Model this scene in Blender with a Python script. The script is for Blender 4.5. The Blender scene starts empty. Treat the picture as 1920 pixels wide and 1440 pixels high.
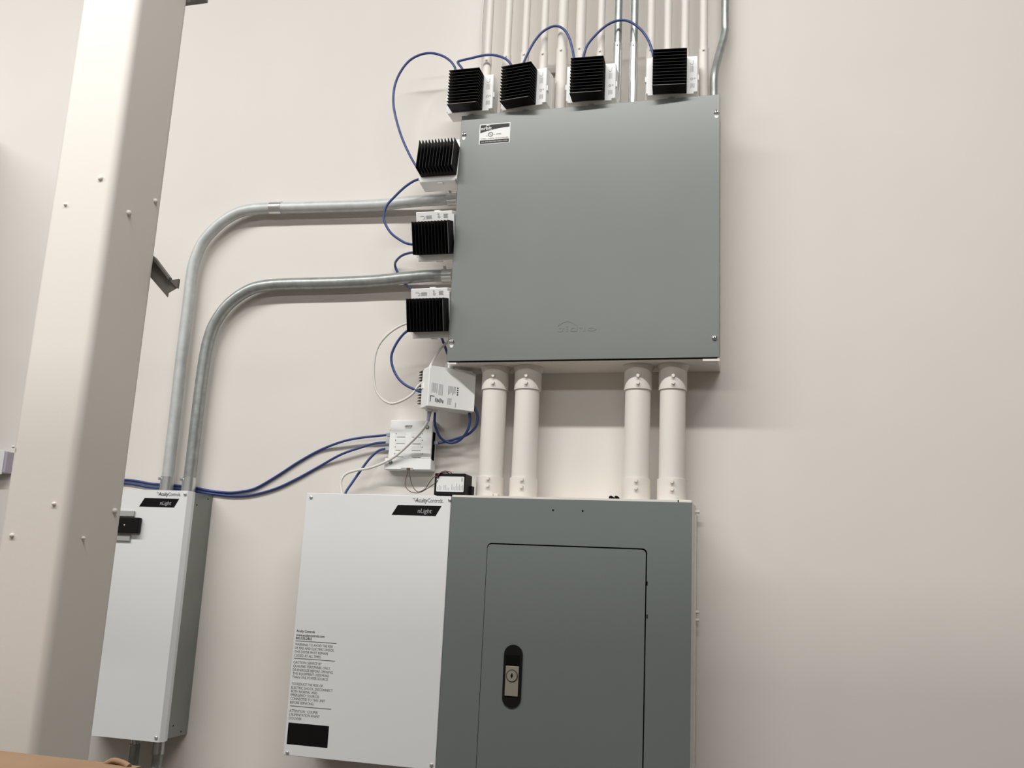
import bpy, bmesh, math, random
from mathutils import Vector, Matrix, geometry
random.seed(7)
S = bpy.context.scene
COL = S.collection

# ------------------------------------------------------------------ camera
CX, CY, CZ = 0.7060, -2.1356, -0.4878
YAW, PITCH, ROLL, FPX = -0.2666, 0.2050, 0.0471, 1783.41
_fwd = Vector((math.sin(YAW)*math.cos(PITCH), math.cos(YAW)*math.cos(PITCH), math.sin(PITCH)))
_rt0 = Vector((math.cos(YAW), -math.sin(YAW), 0))
_up0 = _rt0.cross(_fwd)
_rt = _rt0*math.cos(ROLL) + _up0*math.sin(ROLL)
_up = -_rt0*math.sin(ROLL) + _up0*math.cos(ROLL)
cam = bpy.data.cameras.new('camera')
cam.sensor_width = 36.0
cam.lens = FPX*36.0/1920.0
cam.clip_start = 0.02
cob = bpy.data.objects.new('camera', cam)
COL.objects.link(cob)
M = Matrix.Identity(4)
for i in range(3):
    M[i][0], M[i][1], M[i][2] = _rt[i], _up[i], -_fwd[i]
M[0][3], M[1][3], M[2][3] = CX, CY, CZ
cob.matrix_world = M
S.camera = cob

# ------------------------------------------------------------------ light
FLOOR_Z = -2.10
w = bpy.data.worlds.new('room_air')
S.world = w
w.use_nodes = True
w.node_tree.nodes['Background'].inputs[0].default_value = (1.0, 0.96, 0.90, 1)
w.node_tree.nodes['Background'].inputs[1].default_value = 0.014

def area(name, loc, aim, sx, sy, power, col=(1, 0.988, 0.962)):
    l = bpy.data.lights.new(name, 'AREA')
    l.shape = 'RECTANGLE'; l.size = sx; l.size_y = sy; l.energy = power; l.color = col
    o = bpy.data.objects.new(name, l)
    COL.objects.link(o)
    o.location = loc
    o.rotation_euler = Vector(aim).to_track_quat('-Z', 'Y').to_euler()
    return o
area('near_strip_light', (-1.20, -2.10, 2.07), (0, 0.10, -1.0), 6.0, 0.12, 190)
area('far_strip_light', (0.2, -5.5, 1.80), (0, 0.85, -0.5), 7.0, 0.25, 66)
vs = S.view_settings
vs.view_transform = 'Standard'; vs.look = 'None'; vs.exposure = 0.05; vs.gamma = 1.0
vs.use_curve_mapping = False

# ------------------------------------------------------------------ materials
def mat(name, col, rough=0.5, metal=0.0, var=0.0, vscale=30, bump=0.0, bscale=200, spec=0.5, stretch=None, emit=None, coat=0.0):
    m = bpy.data.materials.new(name)
    m.use_nodes = True
    nt = m.node_tree
    b = nt.nodes['Principled BSDF']
    b.inputs['Base Color'].default_value = (*col, 1)
    b.inputs['Roughness'].default_value = rough
    b.inputs['Metallic'].default_value = metal
    b.inputs['Specular IOR Level'].default_value = spec
    if coat: b.inputs['Coat Weight'].default_value = coat
    if var or bump:
        tc = nt.nodes.new('ShaderNodeTexCoord')
        src = tc.outputs['Object']
        if stretch:
            mp = nt.nodes.new('ShaderNodeMapping')
            mp.inputs['Scale'].default_value = stretch
            nt.links.new(src, mp.inputs['Vector'])
            src = mp.outputs['Vector']
    if var:
        n = nt.nodes.new('ShaderNodeTexNoise')
        n.inputs['Scale'].default_value = vscale
        n.inputs['Detail'].default_value = 4
        nt.links.new(src, n.inputs['Vector'])
        r = nt.nodes.new('ShaderNodeValToRGB')
        r.color_ramp.elements[0].position = 0.3
        r.color_ramp.elements[1].position = 0.7
        r.color_ramp.elements[0].color = (*[c*(1-var) for c in col], 1)
        r.color_ramp.elements[1].color = (*[min(1, c*(1+var)) for c in col], 1)
        nt.links.new(n.outputs['Fac'], r.inputs['Fac'])
        nt.links.new(r.outputs['Color'], b.inputs['Base Color'])
    if bump:
        n2 = nt.nodes.new('ShaderNodeTexNoise')
        n2.inputs['Scale'].default_value = bscale
        n2.inputs['Detail'].default_value = 3
        nt.links.new(src, n2.inputs['Vector'])
        bp = nt.nodes.new('ShaderNodeBump')
        bp.inputs['Strength'].default_value = bump
        bp.inputs['Distance'].default_value = 0.002
        nt.links.new(n2.outputs['Fac'], bp.inputs['Height'])
        nt.links.new(bp.outputs['Normal'], b.inputs['Normal'])
    return m
MT = dict(
    wall=mat('wall_paint', (0.745, 0.704, 0.660), 0.75, var=0.015, vscale=3, bump=0.05, bscale=140, spec=0.25),
    floor=mat('concrete', (0.20, 0.185, 0.165), 0.7, var=0.15, vscale=2),
    column=mat('column_paint', (0.72, 0.675, 0.622), 0.55, bump=0.06, bscale=120),
    pipe_white=mat('painted_conduit', (0.77, 0.730, 0.675), 0.5, bump=0.05, bscale=160),
    box_white=mat('painted_box', (0.75, 0.715, 0.66), 0.5),
    cab_white=mat('white_enamel', (0.80, 0.81, 0.82), 0.35),
    grey_cover=mat('grey_enamel', (0.116, 0.131, 0.120), 0.33, var=0.05, vscale=6, spec=1.0),
    panel_grey=mat('panel_grey_enamel', (0.160, 0.180, 0.174), 0.42, var=0.02, vscale=5),
    galv=mat('galvanized_steel', (0.36, 0.38, 0.37), 0.38, 0.5, var=0.16, vscale=60, bump=0.05, bscale=80),
    galv_pale=mat('pale_galvanized_steel', (0.54, 0.56, 0.555), 0.48, 0.2, var=0.10, vscale=40, bump=0.05, bscale=80),
    galv_sheet=mat('galvanized_sheet', (0.27, 0.29, 0.275), 0.45, 0.5, var=0.08, vscale=8),
    zinc=mat('zinc_plated', (0.66, 0.67, 0.67), 0.25, 0.7),
    chrome=mat('bright_screw', (0.85, 0.85, 0.84), 0.15, 1.0),
    pack_white=mat('white_abs', (0.88, 0.88, 0.87), 0.4),
    black=mat('black_anodized', (0.004, 0.004, 0.0045), 0.55, spec=0.2),
    black_plastic=mat('black_plastic', (0.008, 0.008, 0.008), 0.45, spec=0.2),
    blue=mat('blue_cable_jacket', (0.027, 0.053, 0.20), 0.38),
    cable_white=mat('white_cable_jacket', (0.74, 0.72, 0.68), 0.45),
    clear=mat('clear_plug', (0.42, 0.45, 0.52), 0.2),
    ink=mat('black_ink', (0.006, 0.006, 0.006), 0.6, spec=0.12),
    ink_grey=mat('grey_ink', (0.06, 0.06, 0.06), 0.6, spec=0.15),
    ink_pale=mat('pale_ink', (0.40, 0.40, 0.41), 0.5),
    paper=mat('label_paper', (0.80, 0.80, 0.79), 0.5),
    brown=mat('brown_wire', (0.10, 0.055, 0.04), 0.4),
    redwire=mat('red_wire', (0.28, 0.03, 0.02), 0.4),
    lockmetal=mat('lock_nickel', (0.50, 0.47, 0.40), 0.35, 0.6),
    dark=mat('dark_gap', (0.006, 0.006, 0.006), 0.9, spec=0.05),
    grey_plastic=mat('grey_connector', (0.40, 0.40, 0.39), 0.5),
    carton=mat('cardboard', (0.27, 0.165, 0.095), 0.8, var=0.08, vscale=12, bump=0.1, bscale=90),
    shaded_bracket=mat('shaded_bracket', (0.13, 0.12, 0.105), 0.5),  # off-white bracket paint, darkened to carry the shade behind the column
    lilac=mat('lilac_plastic', (0.42, 0.38, 0.46), 0.5),
    pale_fin=mat('pale_fin_edge', (0.10, 0.10, 0.10), 0.5),
    strap=mat('painted_strap', (0.45, 0.42, 0.39), 0.5),
)

# ------------------------------------------------------------------ helpers
def P(px, py, Y):
    """world point on the plane y = Y that the photograph shows at a pixel"""
    d = _fwd + _rt*((px-960)/FPX) + _up*((720-py)/FPX)
    t = (Y-CY)/d.y
    return Vector((CX, CY, CZ)) + d*t

def tag(o, label=None, cat=None, group=None, kind=None):
    if label: o['label'] = label
    if cat: o['category'] = cat
    if group: o['group'] = group
    if kind: o['kind'] = kind
    return o

WL = {}
def thing(name, loc, label, cat, group=None):
    o = bpy.data.objects.new(name, None)
    COL.objects.link(o)
    o.empty_display_size = 0.05
    o.location = loc
    WL[o.name] = Vector(loc)
    return tag(o, label, cat, group)

class B:
    def __init__(s): s.v = []; s.f = []; s.sm = []
    def add(s, vs, fs, smooth=False):
        n = len(s.v)
        s.v += [Vector(v) for v in vs]
        s.f += [[i+n for i in f] for f in fs]
        s.sm += [smooth]*len(fs)
        return s
    def box(s, x0, x1, y0, y1, z0, z1, bev=0.0, seg=1):
        if bev <= 0:
            return s.add([(x0,y0,z0),(x1,y0,z0),(x1,y1,z0),(x0,y1,z0),(x0,y0,z1),(x1,y0,z1),(x1,y1,z1),(x0,y1,z1)],
                         [(0,3,2,1),(4,5,6,7),(0,1,5,4),(1,2,6,5),(2,3,7,6),(3,0,4,7)])
        bm = bmesh.new()
        bmesh.ops.create_cube(bm, size=1)
        for v in bm.verts:
            v.co = Vector(((x0+x1)/2+v.co.x*(x1-x0), (y0+y1)/2+v.co.y*(y1-y0), (z0+z1)/2+v.co.z*(z1-z0)))
        bmesh.ops.bevel(bm, geom=bm.edges[:], offset=bev, segments=seg, affect='EDGES', profile=0.5)
        bm.verts.index_update()
        s.add([v.co.copy() for v in bm.verts], [[v.index for v in f.verts] for f in bm.faces])
        bm.free()
        return s
    def cyl(s, a, b, r, r2=None, n=20, caps=True):
        a, b = Vector(a), Vector(b)
        r2 = r if r2 is None else r2
        d = (b-a).normalized()
        u = d.orthogonal().normalized(); v = d.cross(u)
        ra = [a+(u*math.cos(2*math.pi*i/n)+v*math.sin(2*math.pi*i/n))*r for i in range(n)]
        rb = [b+(u*math.cos(2*math.pi*i/n)+v*math.sin(2*math.pi*i/n))*r2 for i in range(n)]
        s.add(ra+rb, [(i,(i+1)%n,n+(i+1)%n,n+i) for i in range(n)], True)
        if caps:
            s.add(ra, [list(range(n))[::-1]]); s.add(rb, [list(range(n))])
        return s
    def dome(s, c, d, r, h, n=14):
        """screw head: short drum with a domed top, facing d"""
        c = Vector(c); d = Vector(d).normalized()
        u = d.orthogonal().normalized(); v = d.cross(u)
        prof = [(1.0, 0.0), (1.0, 0.35), (0.85, 0.72), (0.5, 0.95), (0.0, 1.0)]
        vs, fs = [], []
        for rr, hh in prof[:-1]:
            vs += [c+d*h*hh+(u*math.cos(2*math.pi*i/n)+v*math.sin(2*math.pi*i/n))*r*rr for i in range(n)]
        vs.append(c+d*h)
        for k in range(len(prof)-2):
            fs += [(k*n+i, k*n+(i+1)%n, (k+1)*n+(i+1)%n, (k+1)*n+i) for i in range(n)]
        k = len(prof)-2
        fs += [(k*n+i, k*n+(i+1)%n, len(vs)-1) for i in range(n)]
        return s.add(vs, fs, True)
    def tube(s, pts, r, n=10, sub=6, caps=True):
        pts = [Vector(p) for p in pts]
        q = [pts[0]*2-pts[1]] + pts + [pts[-1]*2-pts[-2]]
        path = []
        for i in range(1, len(q)-2):
            p0, p1, p2, p3 = q[i-1:i+3]
            for k in range(sub):
                t = k/sub
                path.append(0.5*((2*p1)+(p2-p0)*t+(2*p0-5*p1+4*p2-p3)*t*t+(3*p1-p0-3*p2+p3)*t**3))
        path.append(pts[-1])
        vs, fs = [], []
        tang = (path[1]-path[0]).normalized()
        u = tang.orthogonal().normalized()
        for i, p in enumerate(path):
            t2 = (path[min(i+1, len(path)-1)]-path[max(i-1, 0)]).normalized()
            u = (u-t2*u.dot(t2)).normalized(); v = t2.cross(u)
            vs += [p+(u*math.cos(2*math.pi*k/n)+v*math.sin(2*math.pi*k/n))*r for k in range(n)]
        for i in range(len(path)-1):
            fs += [(i*n+k, i*n+(k+1)%n, (i+1)*n+(k+1)%n, (i+1)*n+k) for k in range(n)]
        s.add(vs, fs, True)
        if caps:
            s.add(vs[:n], [list(range(n))[::-1]]); s.add(vs[-n:], [list(range(n))])
        return s
    def prism(s, outline, y0, y1, holes=()):
        """outline in (x, z), extruded from y0 (front) to y1 (back)"""
        loops = [[Vector((x, z, 0)) for x, z in outline]] + [[Vector((x, z, 0)) for x, z in h] for h in holes]
        tris = geometry.tessellate_polygon(loops)
        flat = [p for l in loops for p in l]
        for y in (y0, y1):
            s.add([(p.x, y, p.y) for p in flat], [t if y == y1 else t[::-1] for t in tris])
        for l in loops:
            n = len(l)
            s.add([(p.x, y0, p.y) for p in l]+[(p.x, y1, p.y) for p in l], [(i,(i+1)%n,n+(i+1)%n,n+i) for i in range(n)])
        return s
    def build(s, name, m, parent=None, xf=None):
        off = Vector((0, 0, 0))
        if parent is not None: off = WL.get(parent.name, Vector((0, 0, 0)))
        me = bpy.data.meshes.new(name)
        me.from_pydata([tuple((xf@v if xf else v)-off) for v in s.v], [], s.f)
        me.polygons.foreach_set('use_smooth', s.sm)
        bm = bmesh.new(); bm.from_mesh(me)
        bmesh.ops.recalc_face_normals(bm, faces=bm.faces[:])
        bm.to_mesh(me); bm.free()
        me.materials.append(MT[m])
        o = bpy.data.objects.new(name, me)
        COL.objects.link(o)
        if parent is not None:
            o.parent = parent
            WL[o.name] = off
        return o

def rrect(x0, x1, z0, z1, r, n=5):
    pts = []
    for cx, cz, a in ((x1-r, z1-r, 0), (x0+r, z1-r, 90), (x0+r, z0+r, 180), (x1-r, z0+r, 270)):
        for k in range(n+1):
            t = math.radians(a+90*k/n)
            pts.append((cx+r*math.cos(t), cz+r*math.sin(t)))
    return pts

def text(b, string, x0, zc, y, width, height, mirror=False, shear=0.0, depth=0.0004, bold=0.0):
    """flat lettering standing on the plane y, fitted to a width and a cap height"""
    cu = bpy.data.curves.new('lettering', 'FONT')
    cu.body = string; cu.size = 1.0; cu.resolution_u = 2; cu.offset = bold; cu.shear = shear
    ob = bpy.data.objects.new('lettering', cu)
    COL.objects.link(ob)
    dg = bpy.context.evaluated_depsgraph_get()
    me = bpy.data.meshes.new_from_object(ob.evaluated_get(dg))
    bpy.data.objects.remove(ob)
    xs = [v.co.x for v in me.vertices]
    sx = width/(max(xs)-min(xs)); mn = min(xs); sz = height/0.69
    vs, fs = [], [list(p.vertices) for p in me.polygons]
    for v in me.vertices:
        X = (v.co.x-mn)*sx
        if mirror: X = width-X
        vs.append((x0+X, y, zc-height/2+v.co.y*sz))
    if depth:
        n = len(vs)
        bv = [(x, yy-depth, z) for x, yy, z in vs]
        ed = {}
        for f in fs:
            for i in range(len(f)):
                e = (f[i], f[(i+1) % len(f)]); k = tuple(sorted(e)); ed.setdefault(k, []).append(e)
        sides = [(e[0][0], e[0][1], e[0][1]+n, e[0][0]+n) for e in ed.values() if len(e) == 1]
        b.add(vs+bv, [[i+n for i in f] for f in fs]+sides)
    else:
        b.add(vs, fs)
    bpy.data.meshes.remove(me)
    return b

def struct(name, b, m, label, cat):
    return tag(b.build(name, m), label, cat, kind='structure')

# ================================================================== the setting
struct('wall_back', B().box(-5, 4, 0, 0.15, FLOOR_Z, 3.6), 'wall', 'warm off-white painted wall behind all the electrical boxes', 'wall')
struct('floor', B().box(-5, 4, -8, 0, FLOOR_Z-0.1, FLOOR_Z), 'floor', 'grey concrete floor in front of the wall', 'floor')

struct('far_light_blocker', B().box(-5, 4, -2.72, -2.60, FLOOR_Z, 0.56), 'floor', 'added half-height partition behind the viewer, cutting the far light off the lower wall', 'wall')  # added out of view to keep the far strip light off the lower wall

# ================================================================== grey junction box
JW, JH, JD = 0.61, 0.611, 0.1235
jb = thing('junction_box', (JW/2, 0, 0), 'large square grey-covered junction box with white painted sides, mounted above the panelboard', 'junction box')
bd = B()
bd.box(0.003, JW-0.003, -JD+0.0025, -0.0005, -0.003, JH-0.004)
bd.build('box_body', 'box_white', jb)
B().box(0.0, 0.022, -JD+0.001, -JD+0.004, -0.0065, -0.002).build('flange_tab', 'box_white', jb)
B().box(JW-0.034, JW+0.0015, -JD+0.001, -JD+0.004, -0.0075, -0.002).build('flange_tab', 'box_white', jb)
cv = B().box(-0.001, JW+0.001, -JD-0.0015, -JD+0.002, 0, JH, 0.0008).build('cover', 'grey_cover', jb)
B().box(0.004, JW-0.004, -JD+0.0005, -JD+0.0028, -0.0022, 0.0).build('cover_gap', 'dark', jb)
for (px, py, slot) in ((870, 252, 1), (1343.5, 210.5, 1), (847, 640.5, 1), (1340, 633.5, 0)):
    p = P(px, py, -JD-0.002)
    sc = B().dome(p, (0, -1, 0), 0.0058, 0.0045).build('screw', 'chrome', jb)
    B().cyl(p+Vector((0, -0.0046, 0)), p+Vector((0, -0.0040, 0)), 0.0017, n=6).build('screw_recess', 'ink_grey', sc)
    if slot:
        q = p+Vector((0, 0.0004, -0.0095))
        B().prism([(q.x-0.0036, q.z+0.006), (q.x-0.0044, q.z), (q.x-0.003, q.z-0.0036), (q.x, q.z-0.005), (q.x+0.003, q.z-0.0036), (q.x+0.0044, q.z), (q.x+0.0036, q.z+0.006)], q.y-0.0003, q.y+0.001).build('keyhole_slot', 'paper', jb)
# sticker
yS = -JD-0.0016
a, b_, c_, d_ = P(899.5, 234.5, yS), P(956.7, 228.5, yS), P(956.5, 266, yS), P(898, 272.5, yS)
x0, x1, z1, z0 = (a.x+d_.x)/2, (b_.x+c_.x)/2, (a.z+b_.z)/2, (c_.z+d_.z)/2
st = B().box(x0, x1, yS-0.0003, yS, z0, z1).build('sticker', 'paper', jb)
tag(st, 'white and dark grey printed certification sticker')
W_, H_ = x1-x0, z1-z0
def sq(u, v): return (x0+u*W_, z0+v*H_)
g = B()
arc = [sq(0.03, 0.955), sq(0.03, 0.56)] + [sq(0.03+0.94*t, 0.56+0.22*math.sin(t*math.pi/2)**0.9) for t in (0.12, 0.25, 0.4, 0.55, 0.7, 0.85, 1.0)] + [sq(0.97, 0.955)]
g.prism(arc, yS-0.0006, yS-0.0002)
g.prism([sq(0.03, 0.03), sq(0.97, 0.03), sq(0.97, 0.2), sq(0.03, 0.2)], yS-0.0006, yS-0.0002)
cc = sq(0.37, 0.47); rr = 0.115*H_
ring = [(cc[0]+rr*math.cos(t*math.pi/12), cc[1]+rr*math.sin(t*math.pi/12)) for t in range(24)]
rin = [(cc[0]+rr*0.76*math.cos(t*math.pi/12), cc[1]+rr*0.76*math.sin(t*math.pi/12)) for t in range(24)]
g.prism(ring, yS-0.0006, yS-0.0002, [rin])
text(g, 'UL', cc[0]-rr*0.5, cc[1], yS-0.0002, rr, rr*0.8)
text(g, 'c', sq(0.24, 0)[0], cc[1]-0.05*H_, yS-0.0002, 0.03*W_, 0.09*H_)
text(g, 'us  LISTED', sq(0.46, 0)[0], cc[1]-0.01*H_, yS-0.0002, 0.25*W_, 0.055*H_)
text(g, 'TYPE 1 NEMA ENCLOSURE', sq(0.05, 0)[0], sq(0, 0.265)[1], yS-0.0002, 0.9*W_, 0.05*H_)
tag(g.build('sticker_print', 'ink_grey', st), kind='stuff')
g = B()
text(g, 'orbit', sq(0.045, 0)[0], sq(0, 0.79)[1], yS-0.0006, 0.35*W_, 0.16*H_, bold=0.015)
g.prism([sq(0.18+0.012, 0.9)]+[sq(0.18+0.17*t, 0.89+0.05*math.sin(t*math.pi)) for t in (0.2, 0.5, 0.8)]+[sq(0.35, 0.89), sq(0.30, 0.905)], yS-0.0009, yS-0.0005)
text(g, 'www  JUNCTION AND SCREW COVER', sq(0.07, 0)[0], sq(0, 0.115)[1], yS-0.0006, 0.86*W_, 0.05*H_, depth=0.0002)
tag(g.build('sticker_lettering', 'paper', st), kind='stuff')
# embossed mirrored maker's mark
e0, e1 = P(1047, 616, yS), P(1118, 614, yS)
g = B()
text(g, 'orbit', e0.x, e0.z-0.001, yS+0.0002, e1.x-e0.x, 0.0135, mirror=True, depth=0.0007, bold=-0.005)
arc_o = [(e0.x-0.002+0.044*t, e0.z+0.0065+0.0105*math.sin(t*math.pi)) for t in [k/10 for k in range(11)]]
arc_i = [(x, z-0.0018) for x, z in arc_o[::-1]]
g.prism(arc_o+arc_i, yS-0.0005, yS+0.0002)
g.build('embossed_mark', 'grey_cover', jb)

# ================================================================== grey panelboard
PD = 0.1347
px0, px1, pz = 0.0346, 0.5567, -0.3104
PB = -1.45
pb = thing('panelboard', ((px0+px1)/2, 0, PB), 'tall grey panelboard with a locked door below the junction box', 'panelboard')
B().box(px0+0.004, px1-0.002, -PD+0.004, -0.0005, PB, pz+0.0035).build('box_body', 'box_white', pb)
b = B().box(px0, px1-0.030, -PD+0.002, -PD+0.006, pz, pz+0.0048).box(px1-0.0275, px1-0.001, -PD+0.002, -PD+0.006, pz, pz+0.0035).box(px1-0.030, px1-0.003, -PD+0.012, -PD+0.014, pz+0.001, pz+0.0062)
b.build('flange', 'box_white', pb)
B().box(px1-0.0300, px1-0.0275, -PD+0.0025, -PD+0.007, pz, pz+0.0048).build('corner_slot', 'dark', pb)
# cover with a door opening
dl, dr, dt = P(910, 1100, -PD).x, P(1212.5, 1100, -PD).x, P(1060, 1023, -PD).z
DB = PB+0.11
outer = [(px0, pz), (px0, PB+0.004), (px1, PB+0.004), (px1, pz)]
opening = rrect(dl, dr, DB, dt, 0.010)
B().prism(outer, -PD-0.002, -PD+0.0015, [opening]).build('cover', 'panel_grey', pb)
B().box(dl-0.01, dr+0.01, -PD+0.004, -PD+0.006, DB-0.01, dt+0.01).build('door_recess', 'dark', pb)
door = B().prism(rrect(dl+0.0012, dr-0.0026, DB+0.0025, dt-0.0028, 0.009), -PD-0.0022, -PD+0.001).build('door', 'panel_grey', pb)
for py in (1094, 1156):
    p = P(1214, py, -PD-0.002)
    B().box(p.x-0.002, p.x+0.0004, -PD-0.0024, -PD, p.z-0.004, p.z+0.004).build('hinge', 'dark', pb)
# latch
lc = P(961, 1267.5, -PD-0.0024)
lw, lh = 0.0200, 0.0630
lt = B().prism(rrect(lc.x-lw, lc.x+lw, lc.z-lh, lc.z+lh, lw*0.995, 8), -PD-0.0048, -PD-0.002).build('latch', 'black_plastic', door)
tag(lt, 'black oblong latch with a nickel key lock')
B().box(lc.x-0.0155, lc.x+0.0145, -PD-0.0054, -PD-0.0044, lc.z-0.042, lc.z+0.042).build('latch_pocket', 'dark', door)
B().box(lc.x-0.0145, lc.x+0.0140, -PD-0.0066, -PD-0.0046, lc.z-0.040, lc.z+0.020, 0.0006).build('lock_plate', 'lockmetal', door)
kc = Vector((lc.x-0.0002, -PD-0.0066, lc.z+0.0005))
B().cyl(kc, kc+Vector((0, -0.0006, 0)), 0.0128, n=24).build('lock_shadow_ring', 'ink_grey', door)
B().cyl(kc, kc+Vector((0, -0.0016, 0)), 0.0108, n=24).build('lock_cylinder', 'lockmetal', door)
B().prism([(kc.x-0.0009, kc.z+0.005), (kc.x-0.0024, kc.z), (kc.x, kc.z-0.005), (kc.x+0.0024, kc.z), (kc.x+0.0009, kc.z+0.005)], kc.y-0.0020, kc.y-0.001).build('keyhole', 'dark', door)
for px in (1037, 1092.5):
    p = P(px, 956.5 if px < 1050 else 958, -PD-0.002)
    B().cyl(p+Vector((0, -0.0004, 0)), p+Vector((0, 0.001, 0)), 0.0021, n=10).build('rivet_hole', 'dark', pb)
# flange rail and bolts on the right side
rx = px1-0.002
B().box(rx, rx+0.0035, -0.030, -0.0005, PB+0.02, pz-0.018).build('side_flange', 'box_white', pb)
for py in (960, 1148, 1163, 1166):
    p = P(1308, py, -0.02)
    if py == 1166: continue
    B().cyl((rx, -0.022, p.z), (rx+0.010, -0.022, p.z), 0.0035, n=8).build('side_bolt', 'box_white', pb)
# small fittings on the top edge
for px, py, m in ((921, 929, 'box_white'), (930, 929.5, 'box_white'), (1146, 932.5, 'dark'), (1156, 932.5, 'dark')):
    p = P(px, py, -0.10)
    B().cyl((p.x, -0.104, pz+0.009), (p.x, -0.088, pz+0.009), 0.0048, n=12).build('knockout_plug', m, pb)

# ================================================================== white cabinets
def lettering(th, xs, zs, yF, sc):
    """maker's mark and black slanted badge; xs = right end, zs = top"""
    g = B()
    wv = 0.0735*sc
    text(g, 'Acuity', xs-wv+0.008*sc, zs, yF, 0.029*sc, 0.0092*sc, shear=0.15, bold=0.015, depth=0.0003)
    text(g, 'Controls.', xs-0.0365*sc, zs, yF, 0.0365*sc, 0.0088*sc, shear=0.15, bold=0.0, depth=0.0003)
    for dz, dx in ((0.0018, 0), (-0.0018, 0.002)):
        g.prism([(xs-wv+dx, zs+dz+0.0018), (xs-wv+dx+0.007*sc, zs+dz+0.0022), (xs-wv+dx+0.0075*sc, zs+dz+0.0008)], yF-0.0003, yF)
    g.build('logo_lettering', 'ink_grey', th)
    k = zs-0.0115*sc; h = 0.0225*sc
    bg = B().prism([(xs-0.106*sc, k), (xs-0.003*sc, k), (xs-0.0155*sc, k-h), (xs-0.1195*sc, k-h)], yF-0.0004, yF).build('badge', 'ink', th)
    g = B()
    text(g, 'nLight', xs-0.058*sc, k-h*0.52, yF-0.0004, 0.033*sc, 0.0098*sc, shear=0.12, bold=0.0, depth=0.0002)
    g.build('badge_lettering', 'ink_pale', bg)

WD = 0.1348
wx0, wx1, wz, wzb = -0.3173, 0.0330, -0.3090, -0.8795
wc = thing('control_cabinet', ((wx0+wx1)/2, 0, wzb), 'wide white control cabinet with printed warning text, left of the grey panelboard', 'cabinet')
B().box(wx0+0.002, wx1-0.001, -WD+0.004, -0.0005, wzb+0.002, wz-0.001).build('box_body', 'galv_sheet', wc)
wcov = B().box(wx0, wx1, -WD-0.0012, -WD+0.012, wzb, wz, 0.0010).build('cover', 'cab_white', wc)
yW = -WD-0.0012
for px, py in ((583.5, 932.5), (843.5, 937.2), (539, 1411.5), (809, 1434.5)):
    p = P(px, py, yW)
    B().dome(p, (0, -1, 0), 0.0042, 0.003).build('screw', 'zinc', wc)
pR = P(831, 939, yW)
lettering(wc, pR.x, pR.z, yW, 1.0)
g = B()
LINES = [(556, 1182.5, 34.5, 'Acuity Controls', 1), (555.3, 1190, 53.5, 'www.acuitycontrols.com', 1), (554.8, 1196, 30, '800.535.2465', 1),
    (553.7, 1207.7, 71, 'WARNING: TO AVOID THE RISK', 0), (552.7, 1214.5, 74.5, 'OF FIRE AND ELECTRIC SHOCK,', 0), (552.2, 1221.4, 62.5, 'THIS DOOR MUST REMAIN', 0), (551.5, 1228.4, 50.5, 'CLOSED AT ALL TIMES.', 0),
    (550.4, 1241.3, 53, 'CAUTION: SERVICE BY', 0), (550, 1248.3, 70, 'QUALIFIED PERSONNEL ONLY.', 0), (549.3, 1255.4, 76, 'DE-ENERGIZE BEFORE OPENING.', 0), (549, 1262.3, 68, 'THIS EQUIPMENT USES MORE', 0), (548.3, 1269, 67.5, 'THAN ONE POWER SOURCE.', 0),
    (547.2, 1281.6, 58.5, 'TO REDUCE THE RISK OF', 0), (546.4, 1288.8, 77.5, 'ELECTRIC SHOCK, DISCONNECT', 0), (546, 1295.6, 49, 'BOTH NORMAL AND', 0), (545.2, 1302.4, 53.5, 'EMERGENCY SOURCES', 0), (544.8, 1309.3, 65, 'CONNECTED TO THIS UNIT', 0), (544, 1316.4, 45, 'BEFORE SERVICING.', 0),
    (543, 1332, 53, 'ATTENTION : COUPER', 0), (542.4, 1338.9, 57, 'L\u2019ALIMENTATION AVANT', 0), (541.8, 1346.2, 23.5, 'D\u2019OUVRIR', 0)]
for px, py, wpx, s, bold in LINES:
    p, q = P(px, py, yW), P(px+wpx, py+wpx*0.045, yW)
    text(g, s, p.x, p.z, yW, q.x-p.x, 0.0054, depth=0.0002, bold=0.02 if bold else 0.0)
tag(g.build('warning_text', 'ink_grey', wc), kind='stuff')
for px, py in ((554, 1201.3), (551.3, 1234), (544, 1323.2)):
    p = P(px, py, yW); q = P(px+77, py+3.3, yW)
    B().box(p.x, q.x, yW-0.0003, yW, p.z-0.0006, p.z+0.0006).build('text_rule', 'ink_grey', wc)
p, q = P(541, 1354.5, yW), P(615.5, 1402.5, yW)
B().box(p.x, P(617, 1362, yW).x, yW-0.0004, yW, q.z, p.z).build('black_print_block', 'ink', wc)

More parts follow.
